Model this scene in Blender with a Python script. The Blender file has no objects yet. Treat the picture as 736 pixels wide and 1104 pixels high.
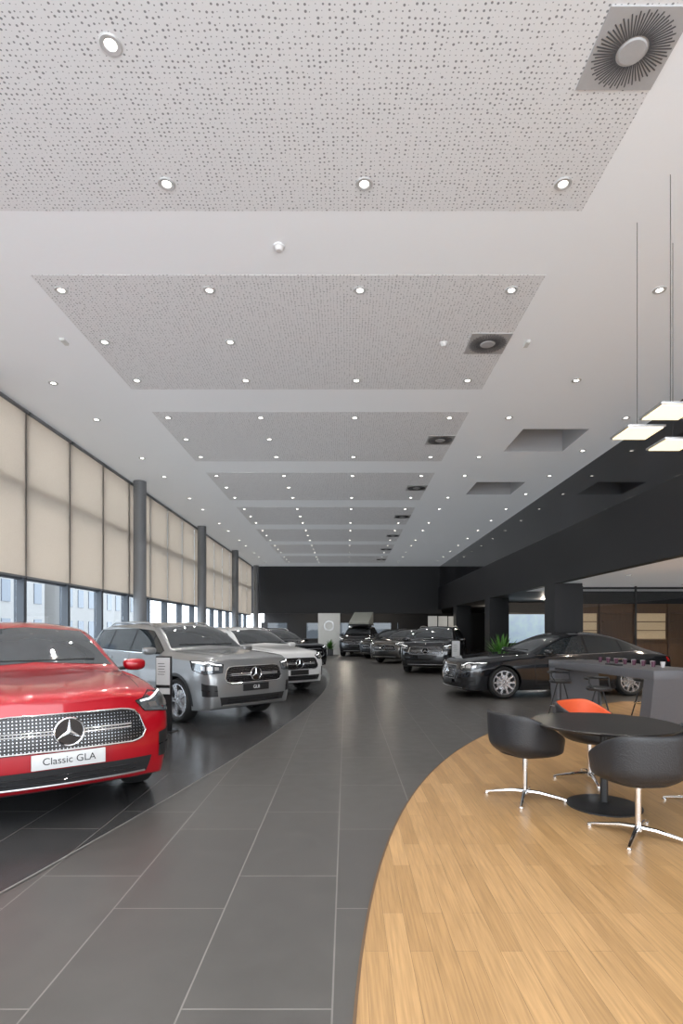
import bpy, bmesh, math, random, copy
from mathutils import Vector, Matrix
from mathutils.bvhtree import BVHTree
random.seed(3)
D=bpy.data; C=bpy.context; S=C.scene
pi=math.pi
H=5.68
# ---------------------------------------------------------------- materials
def M(name,col,rough=.5,metal=0,coat=0,es=0,ecol=None,noise=0.06,nscale=30,bump=0,spec=None,stretch=None):
    m=D.materials.new(name); m.use_nodes=True
    nt=m.node_tree; b=nt.nodes['Principled BSDF']
    b.inputs['Roughness'].default_value=rough
    b.inputs['Metallic'].default_value=metal
    b.inputs['Coat Weight'].default_value=coat
    b.inputs['Coat Roughness'].default_value=.04
    if spec is not None: b.inputs['Specular IOR Level'].default_value=spec
    if es:
        b.inputs['Emission Strength'].default_value=es
        b.inputs['Emission Color'].default_value=(*(ecol or col),1)
    tc=nt.nodes.new('ShaderNodeTexCoord'); nz=nt.nodes.new('ShaderNodeTexNoise')
    nz.inputs['Scale'].default_value=nscale
    if stretch:
        mp=nt.nodes.new('ShaderNodeMapping'); mp.inputs['Scale'].default_value=stretch
        nt.links.new(tc.outputs['Object'],mp.inputs[0]); nt.links.new(mp.outputs[0],nz.inputs['Vector'])
    else: nt.links.new(tc.outputs['Object'],nz.inputs['Vector'])
    mx=nt.nodes.new('ShaderNodeMix'); mx.data_type='RGBA'
    mx.inputs[6].default_value=(*[max(0,c*(1-noise)) for c in col],1)
    mx.inputs[7].default_value=(*[min(1,c*(1+noise)) for c in col],1)
    nt.links.new(nz.outputs['Fac'],mx.inputs[0]); nt.links.new(mx.outputs[2],b.inputs['Base Color'])
    if bump:
        bp=nt.nodes.new('ShaderNodeBump'); bp.inputs['Strength'].default_value=bump; bp.inputs['Distance'].default_value=.01
        nt.links.new(nz.outputs['Fac'],bp.inputs['Height']); nt.links.new(bp.outputs[0],b.inputs['Normal'])
    return m
def mathn(nt,op,a,b=None,c=None):
    n=nt.nodes.new('ShaderNodeMath'); n.operation=op
    for i,v in enumerate((a,b,c)):
        if v is None: continue
        if isinstance(v,(int,float)): n.inputs[i].default_value=v
        else: nt.links.new(v,n.inputs[i])
    return n.outputs[0]
def brick_mat(name,c1,c2,mortar,bw,rh,off,ms,rough,x0=0,y0=0,coat=0,grain=False,rvar=0.08,freq=2,bias=0):
    m=D.materials.new(name); m.use_nodes=True; nt=m.node_tree; b=nt.nodes['Principled BSDF']
    b.inputs['Coat Weight'].default_value=coat
    g=nt.nodes.new('ShaderNodeNewGeometry'); sp=nt.nodes.new('ShaderNodeSeparateXYZ'); nt.links.new(g.outputs['Position'],sp.inputs[0])
    cb=nt.nodes.new('ShaderNodeCombineXYZ')
    nt.links.new(mathn(nt,'ADD',sp.outputs[1],120-y0),cb.inputs[0]); nt.links.new(mathn(nt,'ADD',sp.outputs[0],60-x0),cb.inputs[1])
    br=nt.nodes.new('ShaderNodeTexBrick'); nt.links.new(cb.outputs[0],br.inputs['Vector'])
    br.offset=off; br.offset_frequency=freq; br.squash=1
    br.inputs['Scale'].default_value=1; br.inputs['Color1'].default_value=(*c1,1); br.inputs['Color2'].default_value=(*c2,1)
    br.inputs['Mortar'].default_value=(*mortar,1); br.inputs['Mortar Size'].default_value=ms; br.inputs['Mortar Smooth'].default_value=.1
    br.inputs['Brick Width'].default_value=bw; br.inputs['Row Height'].default_value=rh; br.inputs['Bias'].default_value=bias
    nz=nt.nodes.new('ShaderNodeTexNoise'); nz.inputs['Scale'].default_value=6; nz.inputs['Detail'].default_value=6
    mp=nt.nodes.new('ShaderNodeMapping'); nt.links.new(g.outputs['Position'],mp.inputs[0]); nt.links.new(mp.outputs[0],nz.inputs['Vector'])
    mp.inputs['Scale'].default_value=(14,.5,1) if grain else (1,1,1)
    mx=nt.nodes.new('ShaderNodeMix'); mx.data_type='RGBA'; mx.blend_type='MULTIPLY'; mx.inputs[0].default_value=1
    mr=nt.nodes.new('ShaderNodeMapRange'); nt.links.new(nz.outputs['Fac'],mr.inputs[0])
    mr.inputs[1].default_value=.3; mr.inputs[2].default_value=.7
    mr.inputs[3].default_value=1-rvar; mr.inputs[4].default_value=1+rvar
    cc=nt.nodes.new('ShaderNodeCombineColor')
    for i in range(3): nt.links.new(mr.outputs[0],cc.inputs[i])
    nt.links.new(br.outputs['Color'],mx.inputs[6]); nt.links.new(cc.outputs[0],mx.inputs[7]); nt.links.new(mx.outputs[2],b.inputs['Base Color'])
    rr=nt.nodes.new('ShaderNodeMapRange'); nt.links.new(nz.outputs['Fac'],rr.inputs[0]); rr.inputs[3].default_value=rough-.05; rr.inputs[4].default_value=rough+.08
    nt.links.new(rr.outputs[0],b.inputs['Roughness'])
    bp=nt.nodes.new('ShaderNodeBump'); bp.inputs['Strength'].default_value=.25; bp.inputs['Distance'].default_value=.002; bp.invert=True
    nt.links.new(br.outputs['Fac'],bp.inputs['Height']); nt.links.new(bp.outputs[0],b.inputs['Normal'])
    return m
def perforated():
    m=D.materials.new('glowing_perforated_board'); m.use_nodes=True; nt=m.node_tree; b=nt.nodes['Principled BSDF']; b.inputs['Roughness'].default_value=.8
    g=nt.nodes.new('ShaderNodeNewGeometry')
    v=nt.nodes.new('ShaderNodeTexVoronoi'); v.voronoi_dimensions='2D'; v.inputs['Scale'].default_value=24; v.inputs['Randomness'].default_value=.42
    nt.links.new(g.outputs['Position'],v.inputs['Vector'])
    sc=nt.nodes.new('ShaderNodeSeparateColor'); nt.links.new(v.outputs['Color'],sc.inputs[0])
    r=mathn(nt,'MULTIPLY_ADD',sc.outputs[0],.18,.08)
    d=mathn(nt,'SUBTRACT',r,v.outputs['Distance'])
    f=mathn(nt,'MULTIPLY',d,22); n=nt.nodes.new('ShaderNodeClamp'); nt.links.new(f,n.inputs[0])
    mx=nt.nodes.new('ShaderNodeMix'); mx.data_type='RGBA'; mx.inputs[6].default_value=(.72,.72,.73,1); mx.inputs[7].default_value=(.24,.24,.25,1)
    nt.links.new(n.outputs[0],mx.inputs[0]); nt.links.new(mx.outputs[2],b.inputs['Base Color'])
    nt.links.new(mx.outputs[2],b.inputs['Emission Color']); b.inputs['Emission Strength'].default_value=.13  # board colour also glows faintly, brightening the panels without a lamp
    return m
def grille_mat():
    m=D.materials.new('studded_grille'); m.use_nodes=True; nt=m.node_tree; b=nt.nodes['Principled BSDF']
    tc=nt.nodes.new('ShaderNodeTexCoord'); sp=nt.nodes.new('ShaderNodeSeparateXYZ'); nt.links.new(tc.outputs['Object'],sp.inputs[0])
    a=mathn(nt,'SINE',mathn(nt,'MULTIPLY',mathn(nt,'ADD',sp.outputs[1],sp.outputs[2]),122))
    c=mathn(nt,'SINE',mathn(nt,'MULTIPLY',mathn(nt,'SUBTRACT',sp.outputs[1],sp.outputs[2]),122))
    f=mathn(nt,'GREATER_THAN',mathn(nt,'MULTIPLY',a,c),.70)
    mx=nt.nodes.new('ShaderNodeMix'); mx.data_type='RGBA'; mx.inputs[6].default_value=(.006,.006,.007,1); mx.inputs[7].default_value=(.45,.45,.47,1)
    nt.links.new(f,mx.inputs[0]); nt.links.new(mx.outputs[2],b.inputs['Base Color']); nt.links.new(f,b.inputs['Metallic']); b.inputs['Roughness'].default_value=.25
    return m
def glass_mat(name,tint=(.9,.95,1),refl=.5):
    m=D.materials.new(name); m.use_nodes=True; nt=m.node_tree; nt.nodes.clear()
    o=nt.nodes.new('ShaderNodeOutputMaterial'); t=nt.nodes.new('ShaderNodeBsdfTransparent'); t.inputs[0].default_value=(*tint,1)
    g=nt.nodes.new('ShaderNodeBsdfGlossy'); g.inputs['Roughness'].default_value=.02
    lw=nt.nodes.new('ShaderNodeLayerWeight'); p=mathn(nt,'POWER',lw.outputs['Facing'],5.0); f=mathn(nt,'MULTIPLY_ADD',p,refl,.04)
    mx=nt.nodes.new('ShaderNodeMixShader'); nt.links.new(f,mx.inputs[0]); nt.links.new(t.outputs[0],mx.inputs[1]); nt.links.new(g.outputs[0],mx.inputs[2]); nt.links.new(mx.outputs[0],o.inputs[0])
    return m
def blind_mat():
    m=D.materials.new('blind_fabric'); m.use_nodes=True; nt=m.node_tree; nt.nodes.clear()
    o=nt.nodes.new('ShaderNodeOutputMaterial'); d=nt.nodes.new('ShaderNodeBsdfDiffuse'); t=nt.nodes.new('ShaderNodeBsdfTranslucent')
    tc=nt.nodes.new('ShaderNodeTexCoord'); w=nt.nodes.new('ShaderNodeTexNoise'); w.inputs['Scale'].default_value=60
    nt.links.new(tc.outputs['Object'],w.inputs['Vector'])
    r=nt.nodes.new('ShaderNodeMix'); r.data_type='RGBA'; r.inputs[6].default_value=(.64,.575,.51,1); r.inputs[7].default_value=(.72,.66,.595,1)
    nt.links.new(w.outputs['Fac'],r.inputs[0])
    nt.links.new(r.outputs[2],d.inputs[0]); nt.links.new(r.outputs[2],t.inputs[0])
    mx=nt.nodes.new('ShaderNodeMixShader'); mx.inputs[0].default_value=.57
    nt.links.new(d.outputs[0],mx.inputs[1]); nt.links.new(t.outputs[0],mx.inputs[2]); nt.links.new(mx.outputs[0],o.inputs[0])
    return m
m_white=M('glowing_plaster',(.84,.845,.86),.85,noise=.01,es=.13,ecol=(.9,.95,1))  # ceiling plaster with a faint even glow added to lift its brightness
m_coff=M('shaded_recess_plaster',(.50,.50,.51),.85,noise=.01)  # darker, non-glowing copy of the ceiling plaster; coffer shade put into the colour
m_perf=perforated()
m_tile=brick_mat('grey_porcelain_tile',(.063,.059,.056),(.073,.069,.065),(.16,.15,.14),1.2,.6,.333,.004,.33,x0=-.055,y0=2.206)
m_dark=brick_mat('dark_porcelain_tile',(.036,.035,.036),(.044,.043,.044),(.12,.115,.11),1.2,.6,.333,.004,.20,x0=-.055,y0=2.206)
m_wood=brick_mat('oak_plank_floor',(.40,.242,.108),(.300,.175,.073),(.18,.11,.05),.95,.105,.37,.0012,.34,x0=.03,y0=.4,grain=True,rvar=.20)
m_black=M('matt_black_wall',(.011,.011,.013),.55,noise=.1)
m_blackp=M('black_plastic',(.012,.012,.013),.45)
m_gloss=M('black_gloss_panel',(.008,.008,.01),.06)
m_colm=M('grey_column_paint',(.20,.205,.215),.45)
m_frame=M('window_frame_metal',(.075,.085,.10),.7,0)
m_glass=glass_mat('window_glass',(.95,.98,1))
m_blind=blind_mat()
m_chrome=M('polished_chrome',(.82,.82,.83),.1,1,noise=.02)
m_steel=M('satin_steel',(.55,.55,.56),.3,1)
m_rub=M('tyre_rubber',(.012,.012,.012),.75)
m_rim=M('alloy_rim',(.60,.60,.62),.25,.8)
m_rimd=M('dark_metal',(.03,.03,.032),.5,.4)  # near-black metal for the brake backing and pendant cables
m_carglass=M('tinted_car_glass',(.018,.022,.025),.03,0,coat=.3,noise=.1)
m_screen=M('windshield_glass',(.05,.055,.06),.04,0,coat=.5,noise=.3,nscale=3)
m_lamp=M('lamp_cluster_glass',(.10,.11,.12),.10,.5,coat=1,noise=.7,nscale=18)
m_led=M('daytime_lamp',(1,1,1),.2,es=1.3)
m_tail=M('tail_lamp_glass',(.25,.01,.01),.1,coat=1)
m_grille=grille_mat()
m_plate=M('plate_white',(.52,.52,.52),.4)
m_text=M('printed_black_ink',(.02,.02,.02),.6)
m_textw=M('printed_white_ink',(.7,.7,.7),.6)
m_leather=M('black_leather',(.018,.018,.020),.42,bump=.25,nscale=90)
m_orange=M('orange_upholstery',(.60,.09,.025),.6)
m_tablek=M('black_laminate',(.014,.013,.013),.35)
m_greyt=M('grey_laminate',(.095,.095,.105),.4)
m_emit=M('lamp_lens',(1,.95,.86),.3,es=9,ecol=(1,.95,.87))
m_pend=M('pendant_diffuser',(1,.96,.85),.3,es=1.5,ecol=(1,.78,.45))
m_ring=M('downlight_trim',(.62,.62,.62),.4,.2)
m_vent=M('vent_metal',(.48,.48,.49),.5)
m_ventd=M('vent_cavity',(.10,.10,.105),.9)
m_cabw=M('walnut_veneer',(.24,.125,.065),.4,noise=.35,nscale=5,stretch=(8,8,.6))
m_leaf=M('leaf_green',(.07,.20,.03),.5,noise=.4,nscale=6)
m_pot=M('planter_clay',(.06,.06,.06),.5)
m_tent=M('tent_canvas',(.30,.31,.28),.8)
m_cup1=M('cup_white',(.55,.52,.52),.3); m_cup2=M('cup_plum',(.10,.035,.06),.4)
m_scr=M('lit_screen',(.45,.6,.75),.3,es=.4,ecol=(.5,.68,.85),noise=.4,nscale=2)
m_whitep=M('glowing_white_board',(.6,.6,.58),.5,es=.12)  # white boards carry a small added glow, no lamp behind them
m_warm=M('lit_shelf_back',(.6,.45,.3),.5,es=.3,ecol=(1,.72,.42))
m_asph=M('street_paving',(.32,.32,.33),.9)
# ---------------------------------------------------------------- mesh helpers
class B:
    def __init__(s): s.bm=bmesh.new()
    def box(s,cx,cy,cz,sx,sy,sz,rz=0,mi=0,mat=None):
        r=bmesh.ops.create_cube(s.bm,size=1)
        T=Matrix.Translation((cx,cy,cz))@Matrix.Rotation(rz,4,'Z')
        if mat is not None: T=mat
        T=T@Matrix.Diagonal((sx,sy,sz,1))
        bmesh.ops.transform(s.bm,matrix=T,verts=r['verts'])
        for f in set(f for v in r['verts'] for f in v.link_faces): f.material_index=mi
        return s
    def lathe(s,prof,n=32,T=Matrix(),mi=0,close=False):
        rings=[]
        for r,z in prof:
            if r<1e-6: rings.append([s.bm.verts.new(T@Vector((0,0,z)))])
            else: rings.append([s.bm.verts.new(T@Vector((r*math.cos(2*pi*i/n),r*math.sin(2*pi*i/n),z))) for i in range(n)])
        if close: rings.append(rings[0])
        for a,b in zip(rings,rings[1:]):
            for i in range(n):
                j=(i+1)%n
                q=[a[i%len(a)],a[j%len(a)],b[j%len(b)],b[i%len(b)]]
                u=[]
                for v in q:
                    if v not in u: u.append(v)
                if len(u)>2:
                    try: s.bm.faces.new(u).material_index=mi
                    except ValueError: pass
        return s
    def tube(s,pts,r,n=8,mi=0):
        pts=[Vector(p) for p in pts]; rings=[]
        for i,p in enumerate(pts):
            d=(pts[min(i+1,len(pts)-1)]-pts[max(i-1,0)]).normalized()
            up=Vector((0,0,1)) if abs(d.z)<.9 else Vector((1,0,0))
            a=d.cross(up).normalized(); b=d.cross(a)
            rr=r[i] if isinstance(r,(list,tuple)) else r
            rings.append([s.bm.verts.new(p+a*rr*math.cos(2*pi*k/n)+b*rr*math.sin(2*pi*k/n)) for k in range(n)])
        for a,b in zip(rings,rings[1:]):
            for k in range(n): s.bm.faces.new((a[k],a[(k+1)%n],b[(k+1)%n],b[k])).material_index=mi
        s.bm.faces.new(rings[0]).material_index=mi; s.bm.faces.new(rings[-1]).material_index=mi
        return s
    def prism(s,poly,z0,z1,T=Matrix(),mi=0):
        a=[s.bm.verts.new(T@Vector((x,y,z0))) for x,y in poly]; b=[s.bm.verts.new(T@Vector((x,y,z1))) for x,y in poly]
        s.bm.faces.new(a).material_index=mi; s.bm.faces.new(b).material_index=mi
        n=len(poly)
        for i in range(n): s.bm.faces.new((a[i],a[(i+1)%n],b[(i+1)%n],b[i])).material_index=mi
        return s
    def quad(s,*p,mi=0):
        s.bm.faces.new([s.bm.verts.new(q) for q in p]).material_index=mi; return s
    def mesh(s,name,mats,bevel=0,recalc=True,ang=35):
        if bevel: bmesh.ops.bevel(s.bm,geom=s.bm.edges[:],offset=bevel,segments=2,affect='EDGES',profile=.6,clamp_overlap=True)
        if recalc: bmesh.ops.recalc_face_normals(s.bm,faces=s.bm.faces[:])
        me=D.meshes.new(name); s.bm.to_mesh(me); s.bm.free()
        for m in (mats if isinstance(mats,(list,tuple)) else [mats]): me.materials.append(m)
        for p in me.polygons: p.use_smooth=True
        me.set_sharp_from_angle(angle=math.radians(ang))
        return me
def ob(name,me,parent=None,loc=(0,0,0),rz=0,**kw):
    o=D.objects.new(name,me); S.collection.objects.link(o); o.location=loc; o.rotation_euler=(0,0,rz)
    if parent: o.parent=parent
    for k,v in kw.items(): o[k]=v
    return o
def top(name,label,category,loc=(0,0,0),rz=0,**kw):
    o=D.objects.new(name,None); S.collection.objects.link(o); o.location=loc; o.rotation_euler=(0,0,rz); o.empty_display_size=.2
    o['label']=label; o['category']=category
    for k,v in kw.items(): o[k]=v
    return o
def struct(name,me,**kw): return ob(name,me,kind='structure',**kw)
def sbox(name,x0,x1,y0,y1,z0,z1,m):
    return struct(name,B().box((x0+x1)/2,(y0+y1)/2,(z0+z1)/2,x1-x0,y1-y0,z1-z0).mesh(name,m))
# ---------------------------------------------------------------- room
YB=-3.0; YE=36.2
sbox('floor',-6.3,14,YB,43,-.1,0,m_tile)
def poly_floor(name,pts,z,m):
    b=B(); b.prism(pts,0.0005,z); return struct(name,b.mesh(name,m))
cx,cy,R=12.4,1.25,12.4
arc=[]
for i in range(61):
    a=math.radians(193-i*(193-122)/60); arc.append((cx+R*math.cos(a),cy+R*math.sin(a)))
poly_floor('floor_wood',arc+[(8.5,arc[-1][1]),(8.5,arc[0][1])],.004,m_wood)
def strip(name,pl,w,z,m):
    b=B(); L=[];Rr=[]
    for i,p in enumerate(pl):
        a=Vector(pl[max(i-1,0)]); c=Vector(pl[min(i+1,len(pl)-1)]); d=(c-a).normalized(); n=Vector((-d.y,d.x))
        L.append(Vector(p)+n*w/2); Rr.append(Vector(p)-n*w/2)
    for i in range(len(pl)-1):
        b.quad((*L[i],z),(*Rr[i],z),(*Rr[i+1],z),(*L[i+1],z))
    return struct(name,b.mesh(name,m))
strip('trim_1',arc,.014,.0055,M('edge_profile_bronze',(.16,.10,.06),.4,.5))
lc=[]
for i in range(50):
    y=-2.9+i*.8; x=-.5-(16-y)**2/112
    lc.append((x,y))
poly_floor('floor_display',[(-6.05,lc[0][1])]+lc+[(-6.05,lc[-1][1])],.004,m_dark)
strip('trim_2',lc,.018,.0055,M('edge_profile_grey',(.22,.21,.20),.4,.3))
cof=[(3.68,5.05,11.56+4.12*k,13.0+4.12*k) for k in range(2)]
xs=[-6.3,3.68,5.05,6.3]; ys=[YB]
for c in cof: ys+= [c[2],c[3]]
ys.append(YE)
b=B()
for i in range(3):
    for j in range(len(ys)-1):
        if i==1 and j%2==1: continue
        b.quad((xs[i],ys[j],H+.01),(xs[i+1],ys[j],H+.01),(xs[i+1],ys[j+1],H+.01),(xs[i],ys[j+1],H+.01))
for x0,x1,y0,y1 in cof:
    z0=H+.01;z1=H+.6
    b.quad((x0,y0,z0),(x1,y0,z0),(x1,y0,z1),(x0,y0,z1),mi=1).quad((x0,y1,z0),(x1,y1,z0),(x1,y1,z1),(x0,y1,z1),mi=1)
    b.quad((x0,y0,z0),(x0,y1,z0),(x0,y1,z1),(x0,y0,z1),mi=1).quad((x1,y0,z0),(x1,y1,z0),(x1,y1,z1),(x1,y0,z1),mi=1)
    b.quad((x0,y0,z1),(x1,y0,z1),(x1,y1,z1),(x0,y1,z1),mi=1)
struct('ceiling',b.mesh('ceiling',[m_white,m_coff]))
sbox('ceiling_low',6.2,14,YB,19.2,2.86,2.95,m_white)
sbox('ceiling_rear',-6.3,14,YE+.2,43,2.86,2.95,m_black)
sbox('ceiling_side',6.2,14,19.2,YE+.2,2.86,2.95,m_black)
PX0,PX1=-3.72,2.35
dl=[]
for p in range(-1,8):
    y0=2.45+4.1*p; y1=y0+3.1
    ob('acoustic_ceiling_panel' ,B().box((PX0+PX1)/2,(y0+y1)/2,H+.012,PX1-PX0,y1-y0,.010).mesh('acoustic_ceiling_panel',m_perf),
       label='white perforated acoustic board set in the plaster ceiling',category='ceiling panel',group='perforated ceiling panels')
    for dy in (.29,2.76):
        for x in (-3.5,-1.68,.17,2.03): dl.append((x,y0+dy))
    for x in (-3.5,-1.68): dl.append((x,y0+1.52))
    for dy in (.29,2.76):
        if p<7: dl.append((3.2 if p>=1 else 3.85,y0+dy+4.1))
        dl.append((-4.95,y0+dy+.1))
    if p>=2: dl.append((5.5,y0+.3)); dl.append((5.5,y0+2.3))
ringm=B().lathe([(.040,.0),(.046,-.010),(.074,-.013),(.080,-.006),(.080,.0)],28).mesh('ring',m_ring)
lensm=B().lathe([(0,-.001),(.038,-.001)],20).mesh('lens',m_emit)
sd=D.lights.new('downlight_beam','SPOT'); sd.energy=60; sd.color=(1,.96,.90); sd.spot_size=math.radians(125); sd.spot_blend=.7; sd.shadow_soft_size=.03
for i,(x,y) in enumerate(dl):
    if y>35.5: continue
    onp = PX0<x<PX1
    z=H+.007 if onp else H+.01
    t=ob('recessed_downlight',ringm,loc=(x,y,z),label='small round recessed downlight with a metal trim ring',category='ceiling light',group='recessed ceiling downlights')
    ob('lamp_lens',lensm,parent=t,loc=(0,0,-.002))
    if i%2==0 or y<8:
        l=ob('light_beam',sd,parent=t,loc=(0,0,-.03))
fr=B().box(0,0,-.006,.575,.575,.012).mesh('vent_plate',m_vent)
g=B()
for i in range(64):
    a=2*pi*i/64
    ln=.165 if i%2 else .145
    T=Matrix.Rotation(a,4,'Z')@Matrix.Translation((.108+ln/2,0,-.0145))@Matrix.Rotation(.08,4,'Z')
    g.box(0,0,0,1,1,1,mat=T@Matrix.Diagonal((ln,.009,.003,1)))
sl=g.mesh('vent_slots',m_ventd)
ce=B().lathe([(0,-.022),(.088,-.022),(.096,-.014),(.096,-.01)],32).mesh('vent_hub',m_vent)
for p in range(0,8):
    y=2.45+4.1*p+1.56
    t=ob('ceiling_vent',fr,loc=(2.06,y,H+.007),label='square swirl air diffuser with radial slots in perforated ceiling',category='vent',group='square ceiling air diffusers')
    ob('slot',sl,parent=t); ob('hub',ce,parent=t)
det=B().lathe([(0,-.06),(.03,-.055),(.045,-.035),(.05,-.02),(.06,-.018),(.06,0)],28).mesh('detector',M('detector_white',(.8,.8,.8),.5))
ob('smoke_detector',det,loc=(-.73,6.06,H+.01),label='round white smoke detector fixed on white ceiling strip',category='smoke detector')
ob('smoke_detector',det,loc=(1.42,8.1,H+.007),label='round white smoke detector on perforated panel beside air diffuser',category='smoke detector')
em=B().box(0,0,-.015,.06,.16,.036).mesh('em',m_whitep,bevel=.004)
for x,y in ((2.63,8.1),(-4.07,8.04)):
    ob('emergency_light',em,loc=(x,y,H+.01),label='small rectangular white emergency light on plaster ceiling',category='emergency light',group='emergency lights')
sbox('wall_back',-6.3,6.2,YE,YE+.2,2.62,H+.3,m_black)
sbox('wall_right',6.0,6.2,YB,YE,2.86,4.3,m_black)
sbox('wall_side',14,14.2,YB,43,0,2.95,m_black)
sbox('wall_far',-6.3,14,42.8,43,0,.9,m_black)
sbox('wall_far_upper',-6.3,14,42.8,43,2.1,2.9,m_black)
b=B()
for k in range(9): b.box(-6.3+2.5*k,42.9,1.5,1.5 if k%2 else .5,.15,1.3)
b.box(9,42.9,1.5,10,.14,1.3)
t=struct('window_rear',b.mesh('window_rear',m_black)); ob('glass_pane',B().box(0,42.9,1.5,12.6,.01,1.3).mesh('rg',glass_mat('smoked_glass',(.16,.17,.18))),parent=t)
b=B(); b.box(6.1,(YB+YE)/2,(4.3+H)/2,.06,YE-YB,H-4.3)
struct('window_gallery',b.mesh('window_gallery',m_gloss))
def pillar(x,y,w,h=2.86):
    ob('pillar',B().box(0,0,h/2,w,w,h).mesh('pillar',m_black),loc=(x,y,0),label='square matt black pillar under the gallery wall',category='pillar',group='black pillars')
pillar(6.35,16.3,.8); pillar(6.35,23.5,.8); pillar(6.35,30.5,.8)
for k in range(-1,4):
    y=15.6+6.7*k
    b=B().lathe([(.175,0.005),(.175,H)],32); t=ob('round_column',b.mesh('col',m_colm),loc=(-5.78,y,0),label='slim round grey steel column standing by the window wall',category='column',group='grey window columns')
    ob('base_collar',B().lathe([(.176,.006),(.195,.006),(.195,.05),(.176,.055)],32).mesh('collar',m_steel),parent=t)
WX=-6.12
sbox('baseboard_left',-6.3,-6.06,YB,YE,0,.14,m_frame)
for k in range(-11,13):
    y0=15.6+1.675*k; y1=y0+1.675
    if y1>YE+.2: break
    b=B()
    b.box(WX-.07,0,(H+.14)/2,.19,.10,H-.14)
    for z in (.2,1.05,2.5,4.3): b.box(WX-.07,.8375,z,.12,1.58,.06)
    f=struct('window_%d'%(k+12),b.mesh('frame',m_frame),loc=(0,y0,0))
    ob('glass_pane',B().box(WX-.12,.8375,H/2,.01,1.57,H-.3).mesh('pane',m_glass),parent=f)
    t=top('roller_blind','beige translucent fabric roller blind drawn over upper window','roller blind',(WX,y0+.8375,0),group='beige window blinds')
    ob('fabric',B().box(0.04,0,(2.53+H)/2,.004,1.645,H-2.53).mesh('fabric',m_blind),parent=t)
    ob('bottom_bar',B().box(0.04,0,2.52,.03,1.645,.035).mesh('bar',m_colm,bevel=.004),parent=t)
    ob('roller_tube',B().lathe([(.035,-.81),(.035,.81)],12,T=Matrix.Translation((0.08,0,H-.04))@Matrix.Rotation(pi/2,4,'X')).mesh('roll',m_colm),parent=t)
ob('street_ground',B().box(-40,20,-.15,67.3,120,.1).mesh('street_ground',m_asph),label='grey asphalt street outside the windows',category='street',kind='structure')
m_fac=M('facade_plaster',(.25,.245,.24),.8); m_facw=M('facade_window',(.08,.10,.13),.15)
for bi,(yy,ln,hh) in enumerate([(18,16,11),(38,20,14),(62,22,12)]):
    b=B(); b.box(0,0,hh/2-.1,8,ln,hh)
    t=ob('apartment_building',b.mesh('bld',m_fac),loc=(-30,yy,0),label='pale rendered building across the street with window rows',category='building',group='buildings across the street')
    g=B()
    for iz in range(int(hh/3)):
        for iy in range(int(ln/2.2)):
            g.box(4.02,-ln/2+1.3+iy*2.2,1.6+iz*3,.08,1.1,1.7)
    ob('window_rows',g.mesh('bw',m_facw),parent=t)
# ---------------------------------------------------------------- cars
SUV=dict(L=4.41,W=1.83,kind='suv',st=[
(2.17,.76,.86,(.61,.92),(.34,.95),.95,.09,.28),
(2.10,.85,.90,(.71,.98),(.40,1.01),1.005,.08,.25),
(1.85,.90,.93,(.76,1.02),(.44,1.06),1.05,.05,.22),
(1.35,.915,.97,(.78,1.06),(.48,1.095),1.08,.02,.20),
(.98,.915,1.0,(.77,1.085),(.50,1.12),1.115,0,.20),
(.84,.915,1.01,(.75,1.10),(.40,1.145),1.16,0,.20),
(.45,.91,1.03,(.695,1.33),(.40,1.40),1.42,0,.20),
(.08,.91,1.04,(.635,1.50),(.36,1.56),1.575,0,.20),
(-.4,.91,1.05,(.63,1.54),(.35,1.60),1.615,0,.20),
(-1.2,.91,1.07,(.62,1.525),(.35,1.585),1.60,0,.20),
(-1.72,.90,1.08,(.59,1.46),(.34,1.53),1.55,0,.22),
(-1.96,.88,1.06,(.61,1.25),(.35,1.30),1.32,-.03,.26),
(-2.12,.85,1.0,(.63,1.03),(.36,1.05),1.06,-.05,.30),
(-2.19,.79,.92,(.60,.95),(.34,.96),.965,-.06,.32)],
ax=(1.325,-1.405),R=.355,
grille=([(-.545,.79),(-.50,.84),(-.40,.853),(.40,.853),(.50,.84),(.545,.79)],[(-.60,.665),(-.575,.605),(-.50,.58),(.50,.58),(.575,.605),(.60,.665)]),
star=.715,plate=.51,
head=([(2.14,.52,.895),(2.04,.72,.935),(1.60,.89,.965)],[(2.17,.60,.815),(2.06,.79,.785),(1.74,.90,.86)]),
intake=([(-.66,.44),(.66,.44)],[(-.62,.31),(.62,.31)]),
side_in=([(2.14,.71,.62),(1.98,.87,.67)],[(2.13,.71,.42),(2.0,.86,.42)]),
wsh=([(-.56,1.49),(0,1.53),(.56,1.49)],[(-.71,1.14),(0,1.185),(.71,1.14)]),
rw=([(-.52,1.44),(.52,1.44)],[(-.62,1.14),(.62,1.14)]),
wins=[([(.70,1.085),(.38,1.27),(.10,1.42),(-.28,1.465)],[(.66,1.075),(-.28,1.09)]),
([(-.34,1.467),(-1.10,1.455)],[(-.34,1.09),(-1.10,1.11)]),
([(-1.16,1.45),(-1.60,1.39)],[(-1.16,1.115),(-1.76,1.18)])],
handles=[(-.12,.95),(-1.02,.97)],mir=(.58,1.10),
seams=[[(.72,1.04),(.78,.8),(.72,.42)],[(-.31,1.07),(-.31,.42)],[(-1.13,1.09),(-1.10,.85),(-.96,.70)],[(.72,.40),(-.95,.40)]],
tail=([(-2.0,.86,1.02),(-2.16,.62,1.02)],[(-2.05,.86,.88),(-2.19,.62,.88)]),rails=True)
BOX=copy.deepcopy(SUV)
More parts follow.
